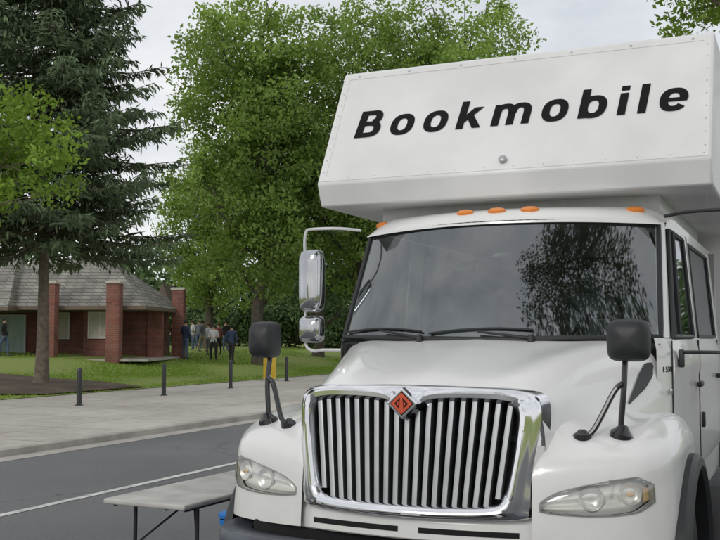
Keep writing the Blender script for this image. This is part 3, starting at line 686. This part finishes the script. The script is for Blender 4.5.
# windshield
def ws(x,t,off=0):
    ax=abs(x); X=x*(.95-.043*t); Y=1.13+.28*ax**2.2+.335*t-.03*math.sin(math.pi*t)*(1-ax*ax)-off; z=1.735+.015*ax+(2.43-.018*ax*ax-1.735-.015*ax)*t; return (X,Y,z+off*.4)
W=MB().grid([[ws(x,t_) for t_ in np.linspace(0,1,16)] for x in np.linspace(-1,1,48)]).obj('windshield',M['ws'],T,ang=80)
pp=[ws(x,0,.004) for x in np.linspace(-1,1,40)]+[ws(1,t_,.004) for t_ in np.linspace(0,1,12)[1:]]+[ws(x,1,.004) for x in np.linspace(1,-1,40)[1:]]+[ws(-1,t_,.004) for t_ in np.linspace(1,0,12)[1:-1]]
MB().tube(pp,.015,8,closed=True).obj('seal',M['black'],W)
m=MB(); m.grid([[(x*.95,1.06+.30*abs(x)**2.2,1.70+.01*abs(x)) ,(x*.95,1.15+.28*abs(x)**2.2,1.712+.02*abs(x)),(x*.95,1.20+.28*abs(x)**2.2,1.73)] for x in np.linspace(-1,1,30)]); m.obj('cowl',M['black'],T)
for x0,x1,z0,z1 in((-.35,-.93,.03,.055),(.30,-.30,.05,.10)):
    wp=MB(); a=Vector(ws(x0/.95,-.01,.03)); b=Vector(ws((x0+x1)/2/.95,.045,.035))
    wp.tube([a,b],[.009,.006],6); wp.lathe([(0,-.02),(.020,-.02),(.016,.018),(0,.02)],10,0,Matrix.Translation(a),caps=False)
    pts=[ws(((1-k)*(x0)+k*x1)/.95,.035+.03*math.sin(math.pi*k)+z1*(1-k)*.3,.014) for k in np.linspace(0,1,8)]
    wp.tube(pts,.006,6); wp.obj('wiper',M['black'],T)
CE=4.55
def sx(yy): return float(np.interp(yy,[1.34,1.40,1.48,1.7,2.1,CE],[.935,.972,.993,1.01,1.02,1.03]))
m=MB(); ys=[1.32,1.36,1.40,1.44,1.50,1.6,1.8,2.1,2.4,2.75,3.4,4.0,CE]
R=[[(sx(y_)-(.02 if z<.9 else 0)-(.012 if z>1.7 else 0),y_,z) for z in(.70,.9,1.2,1.5,1.68,1.745)] for y_ in ys]
m.grid(R)
Ap=[]
for t_ in np.linspace(0,1,10):
    a=np.array(ws(1,t_,0)); b=np.array([.985-.055*t_,1.52+.335*t_,1.74+.68*t_]); mdp=(a+b)/2+np.array([.014,-.012,0]); Ap.append([a+np.array([-.02,.0,0]),a+np.array([.012,.0,0]),mdp,b,b+np.array([-.03,.02,0])])
m.grid(Ap)
m.grid([[(.990,2.56,1.74),(.938,2.54,2.42)],[(1.010,2.60,1.74),(.955,2.58,2.42)],[(1.012,2.80,1.74),(.957,2.80,2.42)],[(.99,2.84,1.74),(.94,2.84,2.42)]])
m.grid([[(1.0,4.22,1.74),(.945,4.22,2.42)],[(1.018,4.26,1.74),(.962,4.26,2.42)],[(1.02,CE,1.74),(.962,CE,2.42)]])
m.grid([[(.925,1.85,2.375),(.945,1.85,2.45)],[(.947,2.1,2.385),(.957,2.1,2.46)],[(.955,CE,2.385),(.962,CE,2.46)]])
m.mirror(); m.grid([[(x,CE,z) for x in(-1.01,1.01)] for z in(.7,2.48)])
CAB=m.obj('cab_body',M['paint'],T,ang=50)
Rr=[]
for k,(dt,dz) in enumerate([(-.02,-.012),(-.012,.018),(.03,.055),(.10,.085),(.25,.105),(.6,.115),(CE-1.47,.115)]):
    row=[]
    for x in np.linspace(-1,1,41):
        b=ws(x,1); ax=abs(x); fall=.0 if ax<.8 else ((ax-.8)/.2)**2*.075*min(1,k/3)
        yb=b[1]+dt; 
        if k>=4: yb=b[1]*(1-(k-3)/3)+ (1.47)*((k-3)/3)+dt
        row.append((b[0]*(1.028 if ax>.9 else 1+.028*ax/.9)*(1+.004*k),yb,b[2]+dz-fall))
    Rr.append(row)
Rr=[[tuple(p) for p in r] for r in cr2(np.array(Rr),3,1)]
rf=MB().grid(Rr); RB=BVHTree.FromPolygons(rf.v,rf.f); rf.obj('cab_roof',M['paint'],T,ang=60)
for X in(-.84,-.20,0.0,.20,.78) :
    yy=1.50+.28*(abs(X)/.907)**2.2+.02
    hit=RB.ray_cast(Vector((X,yy,3)),Vector((0,0,-1)))
    c=hit[0] if hit[0] else Vector((X,yy,2.5)); 
    a=math.atan2(.28*2.2*(abs(X)/.907)**1.2/.907,1)*(1 if X>0 else -1)
    mm=MB(); Rm=[]
    for k,(s,zz) in enumerate(((1,-.02),(1,.002),(.93,.013),(.6,.021),(0.02,.023))):
        Rm.append([(.056*s*math.cos(q),.026*s*math.sin(q),zz) for q in np.linspace(0,2*math.pi,20,endpoint=False)])
    mm.grid(Rm,cv=True); o=mm.obj('marker_light',M['amber'],T); o.location=(c.x,c.y,c.z); o.rotation_euler=(.45,0,a)
for side in(1,-1):
  f=lambda mb: mb if side>0 else mb.flipx()
  for ya,yb,first in((1.50,2.66,True),(2.74,4.24,False)):
    m=MB(); ys=np.linspace(ya,yb,16)
    R=[]
    for y_ in ys:
        R.append([(sx(y_)+.006-(.02 if z<.9 else 0)-(.012 if z>1.7 else 0)+(.008 if 1.55<z<1.63 else 0),y_,z) for z in(.74,.88,.92,1.2,1.5,1.56,1.62,1.68,1.735)])
    m.grid(R); m.grid([[ (p[0],p[1],p[2]),(p[0]-.02,p[1],p[2])] for p in R[0]]); m.grid([[ (p[0],p[1],p[2]),(p[0]-.02,p[1],p[2])] for p in R[-1]])
    D=f(m).obj('door',M['paint'],T,ang=45)
    for yy in (ya-.008,yb+.01):
        f(MB().tube([(sx(yy)+.002,yy,.72),(sx(yy)+.002,yy,1.73)],.004,5)).obj('door_seam',M['black'],D)
    ws0,ws1=(1.545,2.53) if first else (2.87,4.18)
    def wp(yf,t_):
        y0=ws0+(.335*t_ if first else 0); yy=y0+(ws1-y0)*yf; x=.998-.055*t_+.01*yf+(0 if first else .006); return (x,yy,1.75+.63*t_)
    f(MB().grid([[wp(a,t_) for t_ in np.linspace(0,1,5)] for a in np.linspace(0,1,8)])).obj('window',M['sideglass'],D)
    m=MB(); m.tube([wp(a,0) for a in np.linspace(0,1,8)]+[wp(1,t_) for t_ in np.linspace(0,1,5)[1:]]+[wp(a,1) for a in np.linspace(1,0,8)[1:]]+[wp(0,t_) for t_ in np.linspace(1,0,5)[1:-1]],.016,6,closed=True)
    if first: m.tube([(1.001,1.84,1.75),(.955,1.97,2.38)],.015,6)
    f(m).obj('window_frame',M['black'],D)
    f(MB().box((1.052,yb-.14,1.45),(.03,.16,.035),0,.01)).obj('handle',M['black'],D)
    for z in((1.63,1.20) if first else (1.2,)):
        f(MB().box((1.034,ya+.10,z),(.03,.05,.10),0,.008)).obj('hinge',M['black'],D)
for side in(1,-1):
    R=[]
    for k in range(18):
        u=k/17; yy=.93+.37*u; zc=1.415+.19*u; hw=.036*min(1,.12+u*1.6,.25+(1-u)*5)
        row=[]
        for w in np.linspace(-1,1,6):
            h=HB.ray_cast(Vector((2,yy-w*hw*.5,zc+w*hw)),Vector((-1,0,0))); x=h[0].x if h[0] else .93
            row.append((x+.006+(.002 if k%2 else 0),yy-w*hw*.5,zc+w*hw))
        R.append(row)
    m=MB().grid(R); (m if side>0 else m.flipx()).obj('hood_vent',M['black'],T,ang=10)
def text(body,mapf,mat,name,par):
    c=bpy.data.curves.new('t','FONT'); c.body=body; c.extrude=.01; c.resolution_u=6
    o=bpy.data.objects.new('t',c); COL.objects.link(o); dg=bpy.context.evaluated_depsgraph_get(); me=bpy.data.meshes.new_from_object(o.evaluated_get(dg)); bpy.data.objects.remove(o)
    co=np.array([v.co[:] for v in me.vertices]); mn=co.min(0); mx=co.max(0)
    for v in me.vertices: v.co=mapf((v.co.x-mn[0])/(mx[0]-mn[0]),v.co.y,v.co.z,co)
    me.materials.clear(); me.materials.append(mat); me.update()
    o=bpy.data.objects.new(name,me); COL.objects.link(o); o.parent=par; return o
# box body
pY0,pZ0,pY1,pZ1=1.56,2.745,2.0,3.575
BE=CE+.06
m=MB(); m.prism([(1.62,2.60),(pY0,pZ0),(pY1,pZ1),(pY1+.06,pZ1+.02),(10.6,3.595),(10.6,.95),(BE,.95),(BE,2.60)],-1.22,1.22)
BX=m.obj('box_body',M['box'],T,ang=15,bev=.014)
MB().box((0,3.1,2.55),(1.8,2.4,.12),0,.02).obj('roof_spacer',M['trim'],T)
pd=Vector((0,pY1-pY0,pZ1-pZ0)).normalized(); pn=Vector((0,-pd.z,pd.y)); PL=math.hypot(pY1-pY0,pZ1-pZ0)
def pan(x,s,o=0): return Vector((x,pY0,pZ0))+pd*s+pn*o
m=MB(); w=.040
def strip(xa,xb,sa,sb): m.add([pan(x,s,o) for o in(.0,.003) for x,s in((xa,sa),(xb,sa),(xb,sb),(xa,sb))],[(4,5,6,7),(0,1,5,4),(1,2,6,5),(2,3,7,6),(3,0,4,7)])
strip(-1.205,1.205,.015,.015+w);strip(-1.205,1.205,PL-.055,PL-.015);strip(-1.205,-1.205+w,.015+w,PL-.055);strip(1.205-w,1.205,.015+w,PL-.055)
m.obj('edge_trim',M['box'],BX)
Q=pn.to_track_quat('Z','Y').to_matrix().to_4x4()
rv=MB().lathe([(.0055,-.001),(.0045,.002),(.002,.003),(0,.0032)],8,0,Q,caps=False); r0=None
pts=[(x,.035,.8) for x in np.linspace(-1.18,1.18,14)]+[(x,PL-.035,1.7) for x in np.linspace(-1.1,1.1,7)]+[(sx_,s,1) for s in np.linspace(.09,PL-.09,9) for sx_ in(-1.185,1.185)]
for x,s,k in pts:
    if r0 is None: r0=rv.obj('rivet',M['steel'],BX); o=r0
    else: o=r0.copy(); COL.objects.link(o)
    o.location=pan(x,s,.003); o.scale=(k,k,k)
# bold slanted lettering built from strokes
S,SH=.255,.172; LT=MB(); cnt=[0]; s0=(3.062-pZ0)/pd.z; KX=[1.0]
XA=-1.030; CAPH=.224; SL=.10
def lp(x,y,k): return pan(XA+(x*KX[0]+SL*y)*CAPH, s0+y*CAPH, .0035+.0004*k)
def piece(poly,faces):
    cnt[0]=(cnt[0]+1)%7; LT.add([lp(x,y,cnt[0]) for x,y in poly],faces)
def rect(x0,y0,x1,y1): piece([(x0,y0),(x1,y0),(x1,y1),(x0,y1)],[(0,1,2,3)])
def ringp(cx,cy,a,b,t0,t1,sv=None,sh=SH,n=40,e=.84):
    sv=S if sv is None else sv; P=[];
    for t in np.linspace(t0,t1,n+1):
        c,s=math.cos(t),math.sin(t); cc=math.copysign(abs(c)**e,c); ss=math.copysign(abs(s)**e,s)
        P+=[(cx+a*cc,cy+b*ss),(cx+(a-sv)*cc,cy+(b-sh)*ss)]
    piece(P,[(2*i,2*i+2,2*i+3,2*i+1) for i in range(n)])
def letter(ch,x):
    pi=math.pi
    if ch=='o': ringp(x+.42,.37,.42,.39,0,2*pi); return .84
    if ch=='b': rect(x,0,x+S,1); ringp(x+.43,.37,.42,.39,0,2*pi); return .85
    if ch=='l': rect(x,0,x+S,1); return S
    if ch=='i': rect(x,0,x+S,.745); rect(x,.84,x+S,1); return S
    if ch=='k':
        rect(x,0,x+S,1); piece([(x+S*.9,.20),(x+S*.9,.48),(x+.50,.745),(x+.81,.745)],[(0,1,2,3)]) ; piece([(x+.33,.36),(x+.50,.50),(x+.86,0),(x+.57,0)],[(0,1,2,3)]); return .84
    if ch=='m':
        rect(x,0,x+S,.745)
        for i in(0,1):
            cx=x+.3725+.515*i; ringp(cx,.42,.3725,.345,0,pi,n=24); rect(x+.49+.515*i,0,x+.745+.515*i,.425)
        return 1.26
    if ch=='e':
        ringp(x+.42,.37,.42,.39,0,1.80*pi); rect(x+.12,.305,x+.815,.43); return .84
    if ch=='B':
        rect(x,0,x+S+.02,1); rect(x+.2,1-SH,x+.52,1); rect(x+.2,.43,x+.52,.59); rect(x+.2,0,x+.52,SH)
        ringp(x+.50,.745,.34,.255,-pi/2,pi/2,n=24); ringp(x+.50,.295,.39,.295,-pi/2,pi/2,n=24); return .90
wd_={'o':.84,'b':.85,'l':S,'i':S,'k':.84,'m':1.26,'e':.84,'B':.90}
word='Bookmobile'; gap=.36; total=sum(wd_[c] for c in word)+gap*9
KX[0]=(2.13/CAPH-SL)/total
x=0
for ch in word: x+=letter(ch,x)+gap
LT.obj('lettering',M['ink'],BX)
m=MB(); c=pan(0.02,.085,.0); m.lathe([(.026,0),(.026,.02),(.02,.026),(.012,.028),(0,.028)],16,0,Matrix.Translation(c)@Q,caps=False); m.obj('clearance_lamp',M['steel'],BX)
text('15301',lambda u,y,z,co:(sx(1.378+.112*u)+.002+(z+.01)*.1,1.378+.112*u,1.56+y*.042),M['ink'],'fleet_number',T)
MB().box((.996,1.44,1.455),(.006,.10,.03),0,.003).obj('badge',M['chrome'],T)
# mirrors
UB=MB(); UB.v=hood.v[:];UB.f=hood.f[:];UB.m=hood.m[:]; UB.add(fd.v,fd.f); UBV=BVHTree.FromPolygons(UB.v,UB.f)
def dz(x,yy):
    h=UBV.ray_cast(Vector((x,yy,3)),Vector((0,0,-1))); return h[0].z if h[0] else 1.3
for side in(1,-1):
    f=lambda mb: mb if side>0 else mb.flipx()
    b0=Vector((.90,.35,dz(.90,.35))); b1=Vector((.74,.28,dz(.74,.28)))
    hx,hy,hz=.935,.36,1.735; HW=.096 if side>0 else .080
    mm=MB(); pth=cr([b0,b0+Vector((.0,0,.06)),b0+Vector((.012,.01,.2)),(hx-.02,hy+.03,hz-.10),(hx-.015,hy+.05,hz-.02)],6); mm.tube(pth,.0135,8)
    brp=cr([b1,b1+Vector((.05,.01,.03)),b0+Vector((-.03,0,.19)),b0+Vector((.008,.005,.23))],5); mm.tube(brp,.013,8)
    mm.lathe([(0,-.02),(.052,-.02),(.052,.008),(.04,.02),(.018,.045),(0,.045)],16,0,Matrix.Translation(b0)@Matrix.Rotation(.3,4,'Y'),caps=False)
    mm.lathe([(0,-.02),(.042,-.02),(.042,.008),(.03,.016),(.014,.03),(0,.03)],16,0,Matrix.Translation(b1),caps=False)
    HM=f(mm).obj('hood_mirror',M['blackgloss'],T)
    mm=MB(); rr=[]
    for k,(s,dy) in enumerate([(.10,-.062),(.55,-.058),(.85,-.042),(.97,-.015),(1.0,.02),(.99,.045),(.93,.048)]):
        ring=[]
        for q in np.linspace(0,2*math.pi,36,endpoint=False):
            cx,cz=math.cos(q),math.sin(q); e_=.45; ring.append((hx+HW*s*math.copysign(abs(cx)**e_,cx),hy+dy,hz+.096*s*math.copysign(abs(cz)**e_,cz)))
        rr.append(ring)
    mm.grid(rr,cv=True); mm.add(rr[0],[tuple(range(36))]); f(mm).obj('mirror_housing',M['black'],HM,ang=50)
    mm=MB(); mm.add(rr[-1],[tuple(range(36))]); f(mm).obj('mirror_glass',M['chrome'],HM)
    X=1.305 if side<0 else 1.40; Yy=1.60
    metal=M['trim'] if side<0 else M['black']
    mm=MB(); ptop=cr([(.95,1.66,2.44),(1.1,1.62,2.455),(X-.03,Yy,2.455),(X+.01,Yy,2.44),(X+.022,Yy,2.36),(X+.024,Yy+.02,2.2),(X+.024,Yy+.02,1.85),(X+.01,Yy,1.70),(X-.05,Yy-.01,1.66),(1.2,1.62,1.665),(1.03,1.60,1.665)],6)
    mm.tube(ptop,.010,8)
    SM=f(mm).obj('side_mirror',metal,T)
    for (h,hzz,w_,nm) in((.205,2.115,.088,'mirror_housing'),(.088,1.80,.085,'convex_mirror')):
        mm=MB(); rr=[]
        for s,dy in [(.12,-.055),(.6,-.05),(.86,-.036),(.98,-.01),(1.0,.02),(.95,.03)]:
            ring=[]
            for q in np.linspace(0,2*math.pi,36,endpoint=False):
                cx,cz=math.cos(q),math.sin(q); e_=.4; ring.append((X-.04+w_*s*math.copysign(abs(cx)**e_,cx),Yy+dy-.02,hzz+h*(1-(1-s)*w_/h)*math.copysign(abs(cz)**e_,cz)))
            rr.append(ring)
        mm.grid(rr,cv=True); mm.add(rr[0],[tuple(range(36))]); mm.add(rr[-1],[tuple(range(36))]); f(mm).obj(nm,M['mchrome'] if side<0 else M['black'],SM,ang=50)
MB().box((0,1.62,1.60),(1.80,.46,.22),0,.05,seg=3).obj('dashboard',M['dash'],T)
m=MB(); m.tube([(.45+.23*math.cos(a),1.86-.09*math.sin(a)-.02,1.88+.21*math.sin(a)) for a in np.linspace(0,2*math.pi,36,endpoint=False)],.016,8,closed=True)
for a in(0,2.2,4.1): m.tube([(.45,1.84,1.87),(.45+.22*math.cos(a),1.84-.09*math.sin(a),1.88+.20*math.sin(a))],.012,6)
m.tube([(.45,1.84,1.87),(.45,1.68,1.66)],.03,8); m.obj('steering_wheel',M['black'],T)
for X in(.45,-.5):
    m=MB(); m.box((X,2.50,1.72),(.46,.14,.66),0,.05,rot=Matrix.Rotation(-.12,3,'X'),seg=3); m.box((X,2.25,1.40),(.48,.46,.14),0,.05,seg=3); m.box((X,2.54,2.13),(.26,.10,.18),0,.04,seg=3); m.obj('seat',M['seat'],T)
m=MB(); m.add([(-1,CE-.03,.8),(1,CE-.03,.8),(1,CE-.03,2.44),(-1,CE-.03,2.44)],[(0,1,2,3)]); m.add([(-.98,1.3,1.0),(.98,1.3,1.0),(.98,CE-.03,1.0),(-.98,CE-.03,1.0)],[(0,1,2,3)]); m.obj('cab_interior',M['cabwall'],T)
m=MB()
for s in(-1,1): m.box((s*.42,5.4,.80),(.09,9.8,.25),0,.01)
m.box((0,RW,.5),(1.8,.14,.14),0,.03); m.box((0,.97,.5),(1.7,.12,.12),0,.03); m.box((.9,2.6,.55),(.5,1.1,.35),0,.04); m.box((-.9,2.6,.55),(.5,1.1,.35),0,.04)
m.obj('chassis_frame',M['void'],T)
# ---------------------------------------------------------------- light / world / camera
w=bpy.data.worlds.new('World'); scene.world=w; w.use_nodes=True; nt=w.node_tree; bg=nt.nodes['Background']
EL,ROT=math.radians(27),math.radians(213)
sky=N(nt,'ShaderNodeTexSky',sky_type='NISHITA'); sky.sun_disc=False; sky.sun_elevation=EL; sky.sun_rotation=ROT
tc=N(nt,'ShaderNodeTexCoord'); mpn=N(nt,'ShaderNodeMapping'); mpn.inputs['Scale'].default_value=(1,1,2.2); nt.links.new(tc.outputs['Generated'],mpn.inputs[0])
no=N(nt,'ShaderNodeTexNoise'); no.inputs['Scale'].default_value=3.0; no.inputs['Detail'].default_value=9; no.inputs['Roughness'].default_value=.58; nt.links.new(mpn.outputs[0],no.inputs['Vector'])
rp=N(nt,'ShaderNodeValToRGB'); rp.color_ramp.elements[0].position=.34; rp.color_ramp.elements[0].color=(.60,.63,.68,1); rp.color_ramp.elements[1].position=.64; rp.color_ramp.elements[1].color=(.93,.93,.93,1)
nt.links.new(no.outputs['Fac'],rp.inputs[0])
sc_=N(nt,'ShaderNodeVectorMath',operation='SCALE'); sc_.inputs['Scale'].default_value=11.2; nt.links.new(rp.outputs[0],sc_.inputs[0])
mx=N(nt,'ShaderNodeMix',data_type='RGBA'); mx.inputs['Factor'].default_value=.93; nt.links.new(sky.outputs[0],mx.inputs['A']); nt.links.new(sc_.outputs[0],mx.inputs['B'])
nt.links.new(mx.outputs['Result'],bg.inputs['Color']); bg.inputs['Strength'].default_value=.1
sd=bpy.data.lights.new('sun','SUN'); sd.energy=.95; sd.angle=math.radians(20); sd.color=(1,.97,.92); so=bpy.data.objects.new('sun',sd); COL.objects.link(so)
dirv=Vector((math.sin(ROT)*math.cos(EL),math.cos(ROT)*math.cos(EL),math.sin(EL))); so.rotation_euler=dirv.to_track_quat('Z','Y').to_euler()
cd=bpy.data.cameras.new('camera'); cd.sensor_width=36; cd.lens=50; cd.clip_end=3000; cd.clip_start=.05
co=bpy.data.objects.new('camera',cd); COL.objects.link(co); co.location=(0,0,CAMH); co.rotation_euler=(math.radians(90+3.83),0,0); scene.camera=co
scene.view_settings.view_transform='Standard'; scene.view_settings.look='None'; scene.view_settings.exposure=0
